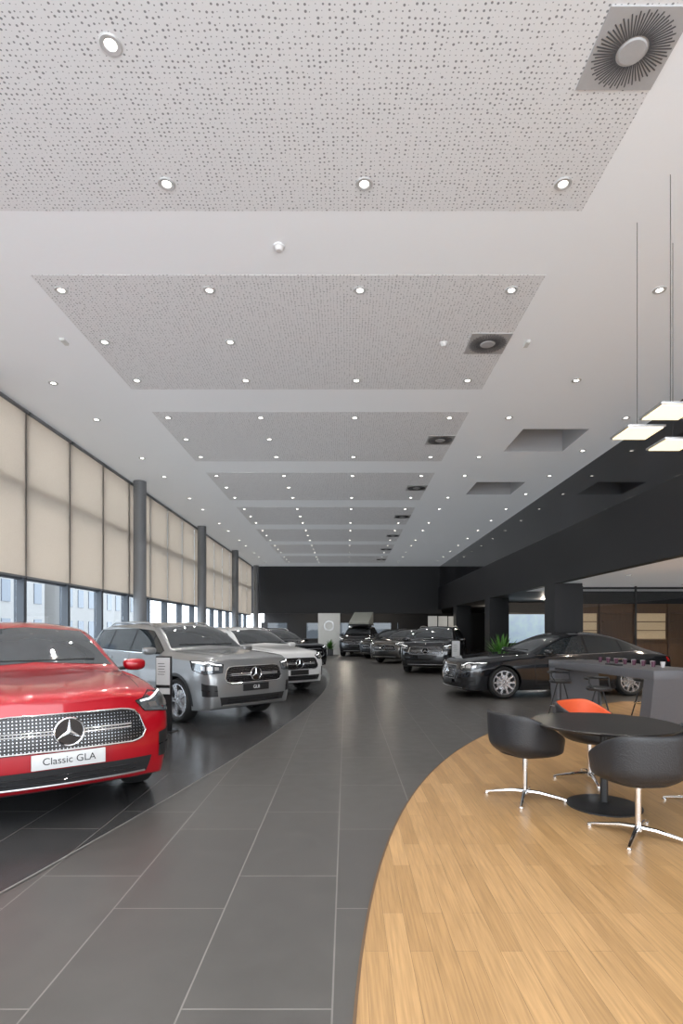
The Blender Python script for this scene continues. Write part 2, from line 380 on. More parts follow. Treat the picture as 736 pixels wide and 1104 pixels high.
BOX['st']=[
(2.18,.79,.91,(.63,.985),(.38,1.005),1.0,.06,.28),
(2.12,.86,.95,(.74,1.025),(.44,1.055),1.045,.06,.25),
(1.88,.905,.98,(.79,1.06),(.48,1.095),1.08,.03,.22),
(1.35,.915,1.0,(.80,1.09),(.50,1.12),1.105,.01,.20),
(1.05,.915,1.02,(.80,1.105),(.50,1.135),1.125,0,.20),
(.94,.915,1.03,(.765,1.12),(.42,1.16),1.17,0,.20),
(.60,.915,1.04,(.715,1.35),(.40,1.42),1.435,0,.20),
(.27,.915,1.045,(.665,1.52),(.38,1.575),1.585,0,.20),
(-.3,.915,1.05,(.66,1.56),(.37,1.61),1.62,0,.20),
(-1.2,.915,1.06,(.655,1.555),(.37,1.605),1.615,0,.20),
(-1.85,.91,1.07,(.64,1.53),(.36,1.575),1.585,0,.22),
(-2.04,.90,1.06,(.67,1.35),(.38,1.39),1.40,-.02,.26),
(-2.14,.88,1.02,(.70,1.06),(.40,1.08),1.085,-.03,.30),
(-2.20,.82,.94,(.64,.97),(.36,.98),.985,-.04,.32)]
BOX.update(star=.77,plate=.57,
grille=([(-.53,.85),(-.49,.89),(-.40,.90),(.40,.90),(.49,.89),(.53,.85)],[(-.57,.72),(-.55,.67),(-.48,.645),(.48,.645),(.55,.67),(.57,.72)]),
head=([(2.17,.58,.935),(2.08,.80,.965),(1.70,.90,1.0)],[(2.19,.61,.81),(2.08,.84,.79),(1.80,.91,.85)]),
side_in=([(2.17,.70,.62),(2.02,.87,.66)],[(2.16,.68,.46),(2.02,.86,.46)]),
wsh=([(-.58,1.50),(0,1.54),(.58,1.50)],[(-.73,1.16),(0,1.20),(.73,1.16)]),
rw=([(-.56,1.49),(.56,1.49)],[(-.64,1.16),(.64,1.16)]),
wins=[([(.82,1.11),(.54,1.29),(.28,1.44),(-.25,1.475)],[(.78,1.08),(-.25,1.09)]),
([(-.31,1.478),(-1.12,1.475)],[(-.31,1.09),(-1.12,1.10)]),
([(-1.18,1.473),(-1.80,1.455)],[(-1.18,1.10),(-1.90,1.13)])],
mir=(.70,1.10),seams=[[(.84,1.03),(.86,.8),(.82,.42)],[(-.28,1.07),(-.28,.42)],[(-1.15,1.08),(-1.12,.85),(-.96,.70)],[(.82,.40),(-.95,.40)]])
SED=dict(L=5.18,W=1.92,kind='sed',st=[
(2.55,.72,.69,(.56,.75),(.34,.78),.78,.10,.22),
(2.47,.84,.75,(.70,.81),(.40,.845),.84,.10,.17),
(2.2,.91,.785,(.74,.86),(.44,.895),.885,.05,.17),
(1.7,.95,.85,(.79,.93),(.46,.96),.95,.01,.17),
(1.2,.955,.89,(.80,.97),(.46,1.0),.995,0,.17),
(1.04,.955,.90,(.78,.98),(.42,1.01),1.025,0,.17),
(.6,.955,.92,(.71,1.19),(.40,1.26),1.275,0,.17),
(.12,.955,.93,(.62,1.385),(.35,1.45),1.46,0,.17),
(-.4,.955,.94,(.61,1.43),(.35,1.49),1.505,0,.17),
(-1.0,.955,.955,(.60,1.395),(.35,1.455),1.465,0,.17),
(-1.5,.95,.965,(.59,1.26),(.35,1.325),1.34,0,.18),
(-1.98,.94,.96,(.66,1.06),(.37,1.09),1.10,0,.20),
(-2.3,.91,.94,(.70,.99),(.38,1.01),1.015,-.02,.24),
(-2.48,.86,.91,(.66,.96),(.36,.98),.985,-.05,.28),
(-2.56,.80,.84,(.60,.87),(.34,.88),.885,-.06,.30)],
ax=(1.70,-1.406),R=.355,
grille=([(-.38,.725),(.38,.725)],[(-.45,.57),(-.36,.42),(.36,.42),(.45,.57)]),
star=.57,plate=.36,
head=([(2.50,.52,.72),(2.37,.78,.77),(2.04,.91,.815)],[(2.52,.55,.62),(2.40,.81,.63),(2.14,.925,.73)]),
intake=([(-.62,.33),(.62,.33)],[(-.64,.22),(.64,.22)]),
side_in=([(2.50,.60,.46),(2.34,.84,.50)],[(2.48,.60,.30),(2.34,.84,.31)]),
wsh=([(-.54,1.375),(0,1.42),(.54,1.375)],[(-.74,1.0),(0,1.05),(.74,1.0)]),
rw=([(-.50,1.27),(.50,1.27)],[(-.62,1.10),(.62,1.10)]),
wins=[([(.95,.985),(.55,1.15),(.15,1.32),(-.30,1.375)],[(.90,.965),(-.30,.985)]),
([(-.35,1.378),(-.85,1.35),(-1.18,1.29)],[(-.35,.985),(-1.18,1.0)]),
([(-1.23,1.28),(-1.52,1.18)],[(-1.23,1.005),(-1.70,1.04)])],
handles=[(-.10,.84),(-1.12,.86)],mir=(.72,1.0),
seams=[[(.95,.93),(1.0,.7),(.95,.34)],[(-.325,.96),(-.325,.34)],[(-1.22,.98),(-1.25,.8),(-1.0,.5)],[(.95,.32),(-.98,.32)]],
tail=([(-2.35,.88,.90),(-2.52,.60,.88)],[(-2.4,.88,.78),(-2.55,.60,.76)]),rails=False)
def lerp(pl,t):
    P=[Vector(p) for p in pl]; d=[(b-a).length for a,b in zip(P,P[1:])]; tot=sum(d); s=t*tot
    for i,l in enumerate(d):
        if s<=l or i==len(d)-1: return P[i].lerp(P[i+1],min(1,s/l) if l else 0)
        s-=l
wheel_cache={}
def wheel_meshes(R,style):
    key=(R,style)
    if key in wheel_cache: return wheel_cache[key]
    RX=Matrix.Rotation(pi/2,4,'X')
    w=.115; rr=R*.74
    t=B().lathe([(rr,-w*.8),(rr+.03,-w),(R-.03,-w),(R-.006,-w*.75),(R,-w*.4),(R,w*.4),(R-.006,w*.75),(R-.03,w),(rr+.03,w),(rr,w*.8)],48,T=RX,close=True).mesh('tyre',m_rub)
    r=B(); r.lathe([(rr+.004,-w*.86),(rr-.014,-w*.88),(rr-.022,-w*.6),(rr-.03,-.02),(rr-.02,w*.6),(rr,w*.8)],48,T=RX)
    r.lathe([(0,-.09),(.03,-.092),(.055,-.085),(.06,-.06),(.06,0)],24,T=RX)
    n=5 if style!='multi' else 10
    for i in range(n):
        a=2*pi*i/n
        for s in ((-.13,.13) if style=='double' else (0,)):
            wd=.032 if style=='double' else .036
            pts=[(.04,-wd*.6),(rr-.015,-wd*.6),(rr-.015,wd*.6),(.04,wd*.6)]
            r.prism(pts,-.092,-.055,T=Matrix.Rotation(a+s,4,'Y')@Matrix.Rotation(pi/2,4,'X'))
    rim=r.mesh('rim',m_rim)
    k=B().lathe([(0,-.035),(rr-.03,-.035),(rr-.03,.0)],32,T=RX).lathe([(0,-.045),(rr*.62,-.045),(rr*.62,-.03)],32,T=RX,mi=1).mesh('brake',[m_rimd,m_steel])
    wheel_cache[key]=(t,rim,k); return wheel_cache[key]
def star_mesh(r,torus=.009):
    b=B()
    T=Matrix.Rotation(pi/2,4,'Y')
    pr=[(r+torus*math.cos(a),torus*math.sin(a)) for a in [2*pi*i/8 for i in range(8)]]
    b.lathe(pr,40,T=T,close=True)
    pts=[]
    for i in range(6):
        a=pi/2+i*pi/3; rad=r if i%2==0 else r*.17
        pts.append(Vector((0,rad*math.cos(a),rad*math.sin(a))))
    cv=b.bm.verts.new((.014,0,0)); vs=[b.bm.verts.new(p) for p in pts]
    for i in range(6): b.bm.faces.new((cv,vs[i],vs[(i+1)%6]))
    return b.mesh('star',m_chrome,recalc=False,ang=10)
def car(P,label,starloc,ang,paint,sl=1,sw=1,sh=1,plate='white',text=None,wstyle='double',clad=None,z=.004,rail=None):
    suv=P['kind']=='suv'
    d=Vector((math.cos(ang),math.sin(ang)))
    L=P['L']*sl; org=Vector(starloc)-d*(L/2)
    T=top('car',label,'car',(org.x,org.y,z),ang)
    def V(x,y,zz): return Vector((x*sl,y*sw,zz*sh))
    b=B(); bm=b.bm; cl=bm.edges.layers.float.new('crease_edge'); rings=[]
    zl=.42 if suv else .36
    for si,(x,w,zs,p1,p2,zc,bu,z0) in enumerate(P['st']):
        tp=[(w*.96,zs),p1,p2,(0,zc),(-p2[0],p2[1]),(-p1[0],p1[1]),(-w*.96,zs)]
        mid=[(w*1.0,zs*.80),(w*.98,zl)]
        bt=[(-w*.93,z0),(-w*.6,z0),(-w*.3,z0),(0,z0),(w*.3,z0),(w*.6,z0),(w*.93,z0)]
        ring=tp+[(-mid[0][0],mid[0][1]),(-mid[1][0],mid[1][1])]+bt+[mid[1],mid[0]]
        vs=[]
        for (y,zz) in ring:
            lean=0
            if si==0: lean=-.04*(1 if zz>=zs-.01 else 0)-.03*(1 if zz<=z0+.01 else 0)
            vs.append(bm.verts.new(V(x+bu*(1-min(1,abs(y)/w)**2)+lean,y,zz)))
        rings.append(vs)
    n=18
    for a,c in zip(rings,rings[1:]):
        for i in range(n): bm.faces.new((a[i],a[(i+1)%n],c[(i+1)%n],c[i]))
    def cap(r,st,sgn):
        x,w,zs,p1,p2,zc,bu,z0=st
        topr=r[0:7]; botr=list(reversed(r[9:16]))
        rows=[topr]
        for (ia,ib,zf) in ((17,7,zs*.80),(16,8,zl)):
            row=[r[ia]]
            for j in range(1,6):
                y=topr[j].co.y/sw*1.02
                row.append(bm.verts.new(V(x+bu*(1-min(1,abs(y)/w)**2)+.02*sgn,y,zf)))
            row.append(r[ib]); rows.append(row)
        rows.append(botr)
        for a,c in zip(rows,rows[1:]):
            for j in range(6): bm.faces.new((a[j],a[j+1],c[j+1],c[j]))
        for j in range(6):
            e=bm.edges.get((topr[j],topr[j+1]))
            if e: e[cl]=.7
    cap(rings[0],P['st'][0],1); cap(rings[-1],P['st'][-1],-1)
    for si,(a,c) in enumerate(zip(rings,rings[1:])):
        cr_=[(0,.75),(6,.75),(1,.6),(5,.6),(9,.6),(15,.6),(7,.35),(17,.35)]
        if si<4: cr_+=[(2,.75),(4,.75)]
        for i,cr in cr_:
            e=bm.edges.get((a[i],c[i]))
            if e: e[cl]=cr
    bmesh.ops.recalc_face_normals(bm,faces=bm.faces[:])
    me=D.meshes.new('body'); bm.to_mesh(me); bm.free()
    tmp=D.objects.new('tmp',me); S.collection.objects.link(tmp)
    md=tmp.modifiers.new('s','SUBSURF'); md.levels=3; md.render_levels=3
    dg=C.evaluated_depsgraph_get(); dg.update()
    me2=D.meshes.new_from_object(tmp.evaluated_get(dg))
    bvh=BVHTree.FromPolygons([v.co for v in me2.vertices],[p.vertices for p in me2.polygons])
    tmp.modifiers.clear(); tmp.data=me2
    Rw=P['R']*(.5+.5*sh); Rc=Rw+.04; W2=P['W']*sw/2
    cu=B()
    for ax in P['ax']:
        for s in (-1,1):
            cu.lathe([(0,-.3),(Rc,-.3),(Rc,.3),(0,.3)],48,T=Matrix.Translation((ax*sl,s*(W2+.04),Rw))@Matrix.Rotation(pi/2,4,'X'))
    cm=cu.mesh('cut',m_blackp); co=D.objects.new('cut',cm); S.collection.objects.link(co)
    bo=tmp.modifiers.new('b','BOOLEAN'); bo.object=co; bo.operation='DIFFERENCE'; bo.solver='EXACT'
    dg=C.evaluated_depsgraph_get(); dg.update()
    me3=D.meshes.new_from_object(tmp.evaluated_get(dg)); me3.name='car_body'
    D.objects.remove(tmp); D.objects.remove(co)
    me3.materials.clear(); me3.materials.append(paint); me3.materials.append(m_blackp)
    for p in me3.polygons:
        p.use_smooth=True; c=p.center; p.material_index=0
        for ax in P['ax']:
            if math.hypot(c.x-ax*sl,c.z-Rw)<Rc+.004: p.material_index=1
        if p.normal.z<-.8 and c.z<.4: p.material_index=1
    me3.set_sharp_from_angle(angle=math.radians(40))
    ob('body',me3,parent=T)
    def snap(p,off):
        loc,nm,_,_=bvh.find_nearest(p); return loc+nm*off
    def ray(dirn,u,zz,off):
        if dirn=='F': o=Vector((4,u*sw,zz*sh)); dv=Vector((-1,0,0))
        elif dirn=='B': o=Vector((-4,u*sw,zz*sh)); dv=Vector((1,0,0))
        elif dirn=='L': o=Vector((u*sl,3,zz*sh)); dv=Vector((0,-1,0))
        else: o=Vector((u*sl,-3,zz*sh)); dv=Vector((0,1,0))
        loc,nm,_,_=bvh.ray_cast(o,dv)
        if loc is None: loc,nm,_,_=bvh.find_nearest(o+dv*2.1)
        return loc+nm*off
    def patch(name,mat,dirn,tp,bt,nu=16,nv=6,off=.004,mirror=False,par=None):
        b=B(); g=[]
        for j in range(nv+1):
            row=[]
            for i in range(nu+1):
                p=lerp(tp,i/nu).lerp(lerp(bt,i/nu),j/nv)
                if dirn=='3': q=snap(V(p.x,p.y*(-1 if mirror else 1),p.z),off)
                else: q=ray(dirn,p.x,p.y,off)
                row.append(b.bm.verts.new(q))
            g.append(row)
        for j in range(nv):
            for i in range(nu):
                try: b.bm.faces.new((g[j][i],g[j][i+1],g[j+1][i+1],g[j+1][i]))
                except ValueError: pass
        return ob(name,b.mesh(name,mat,ang=60),parent=par or T)
    patch('windshield',m_screen,'F',*P['wsh'],nu=20,nv=8)
    patch('rear_window',m_carglass,'B',*P['rw'],nu=12,nv=6)
    for sd_ in ('L','R'):
        for i,(a,c) in enumerate(P['wins']):
            patch('side_window',m_carglass,sd_,a,c,nu=14,nv=6,off=.007)
        wa=P['wins']; tpb=wa[0][0]+wa[1][0]+wa[2][0]; btb=[wa[0][1][0],wa[2][1][-1]]
        patch('window_surround',m_gloss,sd_,[(x,zz+.012) for x,zz in tpb],[(x,zz-.012) for x,zz in btb],nu=36,nv=6,off=.003)
        bl=[ray(sd_,*lerp([(x,zz-.016) for x,zz in (wa[0][1][0],wa[1][1][0],wa[2][1][-1])],i/16),.005) for i in range(17)]
        ob('belt_trim',B().tube(bl,.007,6).mesh('bt',m_chrome),parent=T)
        for sm in P['seams']:
            a=[(x-.005,zz) for x,zz in sm]; c=[(x+.005,zz-.006) for x,zz in sm]
            patch('door_seam',m_blackp,sd_,a,c,nu=12,nv=1,off=.0015)
        for hx,hz in P['handles']:
            p=ray(sd_,hx,hz,.012)
            ob('door_handle',B().box(0,0,0,.19,.022,.028).mesh('handle',paint if suv else m_chrome,bevel=.008),parent=T,loc=p)
        if clad:
            a1,a0=P['ax'][0]-.42/sl,P['ax'][1]+.42/sl
            patch('sill_trim',m_blackp,sd_,[(a1,.335),(a0,.335)],[(a1,.235),(a0,.235)],nu=12,nv=3,off=.006)
        for ax in P['ax']:
            tp_=[];bt_=[]
            for i in range(25):
                a=math.radians(-8+196*i/24)
                for lst,r in ((tp_,Rc+(.05 if clad else .012)),(bt_,Rc-.004)):
                    lst.append(((ax*sl+r*math.cos(a))/sl,(Rw+r*math.sin(a))/sh))
            b=B(); g=[]
            for lst in (tp_,bt_): g.append([b.bm.verts.new(ray(sd_,u,zz,.005)) for u,zz in lst])
            g.append([b.bm.verts.new(v.co+Vector((0,-.05 if sd_=='L' else .05,0))) for v in g[1]])
            for r0,r1 in zip(g,g[1:]):
                for i in range(24): b.bm.faces.new((r0[i],r0[i+1],r1[i+1],r1[i]))
            ob('wheel_arch_trim',b.mesh('arch',m_blackp if clad else paint,ang=80),parent=T)
        s=1 if sd_=='L' else -1
        mx_,mz=P['mir']; base=ray(sd_,mx_,mz-.06,0)
        bb=bmesh.new(); bmesh.ops.create_uvsphere(bb,u_segments=20,v_segments=12,radius=1)
        for v in bb.verts:
            for k in range(3): v.co[k]=math.copysign(abs(v.co[k])**.7,v.co[k])
            v.co=Vector((v.co.x*.07,v.co.y*.12,v.co.z*(.075 if v.co.z<0 else .055)))
            if v.co.x<-.02: v.co.x=-.03
        mm=D.meshes.new('mirror'); bb.to_mesh(mm); bb.free(); mm.materials.append(paint)
        for p in mm.polygons: p.use_smooth=True
        mo=ob('side_mirror',mm,parent=T,loc=(mx_*sl,base.y+s*.15,mz*sh+.03))
        ob('mirror_arm',B().tube([(0,-s*.17,-.05),(0,-s*.05,-.04)],.022).mesh('arm',m_blackp),parent=mo)
        ob('mirror_glass',B().box(-.034,0,0,.004,.19,.10).mesh('mg',m_chrome,bevel=.001),parent=mo)
    patch('grille',m_grille,'F',*P['grille'],nu=28,nv=8,off=.006)
    tp,bt=P['grille']; path=[ray('F',*lerp(tp,i/20),.010) for i in range(21)]+[ray('F',*lerp(bt,1-i/24),.010) for i in range(25)]
    path.append(path[0])
    ob('grille_frame',B().tube(path,.008,6).mesh('gf',m_chrome),parent=T)
    zs_=P['star']
    for s in (-1,1):
        for dz in ((-.012,.012) if suv else (-.09,-.045,0,.045)):
            pts=[ray('F',s*(.11+(.36 if suv else .20)*i/6),zs_+dz,.022) for i in range(7)]
            ob('grille_louvre',B().tube(pts,.008,6).mesh('lv',m_chrome),parent=T)
    sp_=ray('F',0,zs_,.03)
    ob('star_emblem',star_mesh(.105 if suv else .085),parent=T,loc=sp_)
    ob('emblem_disc',B().lathe([(0,0),(.098,0),(.098,-.03)],32,T=Matrix.Rotation(pi/2,4,'Y')).mesh('ed',m_gloss),parent=T,loc=sp_-Vector((.006,0,0)))
    for mrr in (False,True):
        ht_,hb_=P['head']
        h=patch('headlight',m_lamp,'3',ht_,hb_,nu=14,nv=6,off=.006,mirror=mrr)
        hp=[snap(V(q.x,-q.y if mrr else q.y,q.z),.008) for q in [lerp(ht_,i/10) for i in range(11)]+[lerp(hb_,1-i/10) for i in range(11)]]
        ob('lamp_gasket',B().tube(hp+[hp[0]],.005,6).mesh('lg',m_gloss),parent=h)
        def sub(u0,u1,v0,v1):
            us=[u0+(u1-u0)*i/4 for i in range(5)]
            return ([tuple(lerp(ht_,u).lerp(lerp(hb_,u),v0)) for u in us],[tuple(lerp(ht_,u).lerp(lerp(hb_,u),v1)) for u in us])
        patch('running_lamp',m_led,'3',*sub(.05,.92,.07,.19),nu=14,nv=1,off=.011,mirror=mrr,par=h)
        for u0,u1 in ((.12,.24),(.28,.40),(.44,.58)):
            patch('lamp_module',m_steel,'3',*sub(u0,u1,.38,.72),nu=4,nv=2,off=.012,mirror=mrr,par=h)
        patch('bumper_side_intake',m_blackp,'3',*P['side_in'],nu=8,nv=5,off=.006,mirror=mrr)
        a,c=P['side_in']; f=.5
        pp=[snap(V(q.x,-q.y if mrr else q.y,q.z),.012) for q in (lerp(a,0).lerp(lerp(c,0),f),lerp(a,.5).lerp(lerp(c,.5),f),lerp(a,1).lerp(lerp(c,1),f))]
        ob('intake_fin',B().tube(pp,.007,6).mesh('fin',m_gloss),parent=T)
        patch('tail_light',m_tail,'3',*P['tail'],nu=8,nv=4,off=.005,mirror=mrr)
    patch('lower_intake',m_blackp,'F',*P['intake'],nu=16,nv=5,off=.006)
    zb=P['intake'][1][0][1]
    pts=[ray('F',-.60+1.20*i/12,zb+.01,.014) for i in range(13)]
    ob('front_splitter',B().tube(pts,.009,8).mesh('spl',m_steel),parent=T)
    for f in (.35,.65):
        zz=P['intake'][0][0][1]*(1-f)+zb*f
        pts=[ray('F',-.52+1.04*i/12,zz,.010) for i in range(13)]
        ob('intake_bar',B().tube(pts,.005,6).mesh('ib',m_gloss),parent=T)
    for s in (-1,1):
        pp=[]
        for i in range(14):
            x=(P['st'][1][0]-.06)+((P['st'][4][0])-(P['st'][1][0]-.06))*i/13
            y=s*(.60+.13*i/13)
            loc,nm,_,_=bvh.ray_cast(Vector((x*sl,y*sw,3)),Vector((0,0,-1)))
            if loc: pp.append(loc)
        if len(pp)>2: ob('hood_seam',B().tube(pp,.003,5).mesh('hs',m_blackp),parent=T)
    for y0,y1 in ((-.05,.55),(-.55,.0)):
        a=ray('F',y0,P['wsh'][1][1][1]+.01,.012); c=ray('F',y1,P['wsh'][1][0][1]+.055,.012)
        ob('wiper',B().tube([a,(a+c)/2+Vector((.01,0,.0)),c],.008,6).mesh('wp',m_blackp),parent=T)
    if P['rails'] if rail is None else rail:
        for s in (-1,1):
            pp=[]
            for i in range(12):
                x=.05-1.65*i/11
                loc,nm,_,_=bvh.ray_cast(Vector((x*sl,s*.59*sw,4)),Vector((0,0,-1)))
                pp.append(loc+Vector((0,0,.04 if 0<i<11 else .0)))
            ob('roof_rail',B().tube(pp,.016,8).mesh('rr',m_steel),parent=T)
    pz=P['plate']; q=ray('F',0,pz,.0); q2=max(ray('F',0,pz+k,0).x for k in (-.05,0,.05))
    po=ob('license_plate',B().box(0,0,0,.014,.52,.115).mesh('plate',m_plate if plate=='white' else m_blackp,bevel=.003),parent=T,loc=(q2+.022,0,q.z))
    if text:
        cu_=D.curves.new('t','FONT'); cu_.body=text; cu_.size=.076; cu_.align_x='CENTER'; cu_.align_y='CENTER'; cu_.extrude=.001
        to=D.objects.new('t',cu_); S.collection.objects.link(to); dg=C.evaluated_depsgraph_get(); dg.update()
        tm=D.meshes.new_from_object(to.evaluated_get(dg)); D.objects.remove(to); tm.materials.clear(); tm.materials.append(m_text if plate=='white' else m_textw)
        t=ob('plate_text',tm,parent=po,loc=(.0085,0,0)); t.rotation_euler=(pi/2,0,pi/2)
    tm_,rm_,km_=wheel_meshes(round(Rw,3),wstyle)
    for ax in P['ax']:
        for s in (1,-1):
            w=ob('wheel',tm_,parent=T,loc=(ax*sl,s*(W2-.135),Rw),rz=0 if s>0 else pi)
            ob('rim',rm_,parent=w); ob('brake_disc',km_,parent=w)
    return T,bvh
p_red=M('red_metallic_paint',(.33,.002,.009),.3,.2,coat=1,noise=.02,spec=.3)
p_sil=M('mountain_grey_paint',(.29,.295,.30),.3,.6,coat=1,noise=.03)
p_whi=M('white_paint',(.70,.70,.70),.3,0,coat=1,noise=.02)
p_blk=M('black_paint',(.010,.011,.014),.12,.2,coat=1)
p_grn=M('dark_grey_paint',(.05,.055,.06),.2,.6,coat=1)
p_bei=M('bronze_grey_paint',(.14,.13,.12),.2,.6,coat=1)
def hd(t): return math.radians(t-90)
car(SUV,'glossy red compact SUV with studded chrome grille and white show plate',(-2.18,4.35),hd(38),p_red,text='Classic GLA',rail=False)
car(BOX,'silver grey SUV parked at an angle beside the info stand',(-1.52,9.15),hd(48),p_sil,sl=1.0,sw=1.0,sh=1.03,plate='black',text='GLB',clad=True)
car(SUV,'white SUV parked at an angle in the window row',(-1.15,13.2),hd(41),p_whi,plate='black',sh=1.0,sl=1.03)
car(SUV,'black SUV parked last in the window row',(-1.27,19.8),hd(40),p_blk,sl=1.05,plate='black')
sx,sy=5.0,13.45; a=math.radians(190); Ls=5.18/2
car(SED,'long black luxury sedan with multi-spoke wheels near high table',(sx+math.cos(a)*Ls,sy+math.sin(a)*Ls),a,p_blk,wstyle='multi',plate='black',z=0.0)
car(BOX,'black SUV with chrome grille facing the aisle beside a stand',(2.75,19.3),math.radians(-108),p_blk,sl=1.08,sw=1.04,sh=1.04,plate='black',clad=True,z=0)
car(SUV,'dark bronze SUV parked in the opposite display row',(1.75,25.5),math.radians(-125),p_bei,sl=1.05,plate='black',z=0)
car(SUV,'dark grey SUV parked deep in the opposite display row',(1.35,29.5),math.radians(-125),p_grn,sl=1.0,plate='black',z=0)
car(BOX,'black camper van with an open canvas roof tent',(.45,31.9),math.radians(-100),p_blk,sl=1.12,sw=1.03,sh=1.12,plate='black',z=0,rail=False)
rt=top('roof_tent','grey canvas wedge roof tent opened on top of the van','roof tent',(.95,34.5,1.835),math.radians(-100))
ob('tent_base',B().box(0,0,.03,2.2,1.3,.08).mesh('tb',m_blackp,bevel=.02),parent=rt)
b=B(); b.prism([(-1.1,.07),(1.1,.07),(1.05,.2),(-1.05,.85)],-.6,.6,T=Matrix.Rotation(pi/2,4,'X')); ob('canvas',b.mesh('cv',m_tent),parent=rt)
# ---------------------------------------------------------------- info stands
def stand(loc,rz,h,w,label):
    t=top('info_stand',label,'information stand',loc,rz,group='slim information stands')
    ob('post',B().box(0,0,h/2,w,.04,h).mesh('post',m_blackp,bevel=.004),parent=t)
    ob('base_plate',B().box(0,.0,.008,w+.08,.26,.015).mesh('bp',m_blackp,bevel=.003),parent=t)
    ob('card',B().box(0,-.023,h*.74,w*.9,.006,h*.48).mesh('card',m_plate),parent=t)
    ob('card_header',B().box(0,-.0275,h*.60,w*.9,.003,h*.04).mesh('ch',m_blackp),parent=t)
    bb=B()
    for i in range(5): bb.box(-w*.12+ (i%2)*.01,-.0275,h*(.90-.035*i),w*.45,.002,.008)
    ob('text_lines',bb.mesh('tl',m_text),parent=t)
stand((-2.70,8.25,.004),math.radians(-14),1.12,.25,'slim black stand with white card beside silver car')
stand((2.95,15.0,0),math.radians(10),1.25,.24,'slim black stand with white card near black sedan')
# ---------------------------------------------------------------- furniture
shell_cache={}
def shell_mesh(inner):
    b=B(); nth=48; nt_=12; g=[]
    for i in range(nth):
        th=math.radians(-180+360*i/nth)
        c=(1+math.cos(th))/2
        zr=.46+.32*min(1,c*1.2)**.7
        row=[]
        for j in range(nt_+1):
            s=j/nt_
            z=.375+(zr-.375)*s**1.5
            r=.10+.185*math.sin(min(1,s*2.0)*pi/2)+.03*s
            e=(abs(math.sin(th))**3+abs(math.cos(th))**3)**(-1/3); fl=1+(e-1)*.85
            row.append(b.bm.verts.new((math.sin(th)*r*fl,-math.cos(th)*r*.95*fl,z)))
        g.append(row)
    for i in range(nth):
        for j in range(nt_): b.bm.faces.new((g[i][j],g[(i+1)%nth][j],g[(i+1)%nth][j+1],g[i][j+1]))
    bmesh.ops.recalc_face_normals(b.bm,faces=b.bm.faces[:])
    me=D.meshes.new('sh'); b.bm.to_mesh(me); b.bm.free()
    me.materials.append(m_leather); me.materials.append(inner)
    o=D.objects.new('x',me); S.collection.objects.link(o); md=o.modifiers.new('s','SOLIDIFY'); md.thickness=.024; md.offset=-1; md.material_offset=1; md.material_offset_rim=0
    sb=o.modifiers.new('ss','SUBSURF'); sb.levels=1
    dg=C.evaluated_depsgraph_get(); dg.update(); r=D.meshes.new_from_object(o.evaluated_get(dg)); D.objects.remove(o)
    for p in r.polygons: p.use_smooth=True
    return r
def bucket(loc,rz,label,orange=False):
    t=top('tub_chair',label,'chair',loc,rz,group='tub chairs around the round table')
    if not shell_cache:
        shell_cache['s']=shell_mesh(m_leather); shell_cache['so']=shell_mesh(m_orange)
        for k,m in (('c',m_leather),('co',m_orange)):
            shell_cache[k]=B().lathe([(0,.475),(.15,.475),(.21,.465),(.235,.44),(.22,.41),(.10,.395),(0,.395)],36).mesh('cushion',m)
        shell_cache['col']=B().lathe([(.06,.385),(.06,.365),(.022,.36),(.022,.075),(.035,.06),(.035,.04)],24).mesh('col',m_chrome)
        b=B()
        b.tube([(0,0,.062),(.12,0,.058),(.30,0,.028),(.345,0,.018)],[.02,.018,.013,.011],8)
        b.lathe([(.0,0),(.018,0),(.018,.012),(0,.014)],12,T=Matrix.Translation((.335,0,0)))
        shell_cache['leg']=b.mesh('leg',m_chrome)
    ob('seat_shell',shell_cache['so' if orange else 's'],parent=t)
    ob('seat_cushion',shell_cache['co' if orange else 'c'],parent=t)
    ob('pedestal',shell_cache['col'],parent=t)
    for i in range(4): ob('leg',shell_cache['leg'],parent=t,rz=pi/4+i*pi/2)
    return t
ZF=.004
bucket((1.60,4.98,ZF),math.radians(-68),'black leather tub chair on chrome star base, apart from table')
bucket((2.13,4.06,ZF),math.radians(8),'black leather tub chair pushed up to the round table')
bucket((3.08,4.72,ZF),math.radians(95),'black leather tub chair half tucked at the round table')
bucket((2.45,5.60,ZF),math.radians(215),'black tub chair with orange inner upholstery at round table',orange=True)
t=top('round_table','round black pedestal table with flat disc base','table',(2.2,4.75,ZF),0)
ob('table_top',B().lathe([(0,.715),(.575,.715),(.585,.708),(.575,.690),(.55,.685),(0,.685)],72).mesh('tt',m_tablek),parent=t)
ob('column',B().lathe([(.10,.685),(.10,.67),(.032,.66),(.032,.04),(.06,.025)],28).mesh('tc',m_blackp),parent=t)
ob('base_disc',B().lathe([(0,0.0),(.30,0),(.30,.012),(.28,.022),(0,.03)],56).mesh('td',m_blackp),parent=t)
HA=math.radians(-81.8); HC=(4.34,8.9)
ht=top('high_table','grey laminate high table with slanted slab ends','table',(HC[0],HC[1],ZF),HA)
ob('table_top',B().box(0,0,.895,2.8,.85,.13).mesh('htt',m_greyt,bevel=.006),parent=ht)
for s in (-1,1):
    b=B(); b.prism([(s*1.40,.84),(s*1.2,.84),(s*1.05,0),(s*1.27,0)],-.42,.42,T=Matrix.Rotation(pi/2,4,'X'))
    ob('end_panel',b.mesh('hte',m_greyt),parent=ht)
ob('power_box',B().box(.2,-.2,.97,.3,.1,.02).mesh('pb',m_blackp,bevel=.003),parent=ht)
cupp=[(0,0),(.024,0),(.034,.08),(.030,.08),(.022,.006)]
cupm1=B().lathe(cupp,18).mesh('cup',m_cup1); cupm2=B().lathe(cupp,18).mesh('cup2',m_cup2)
Mx=Matrix.Translation((HC[0],HC[1],0))@Matrix.Rotation(HA,4,'Z')
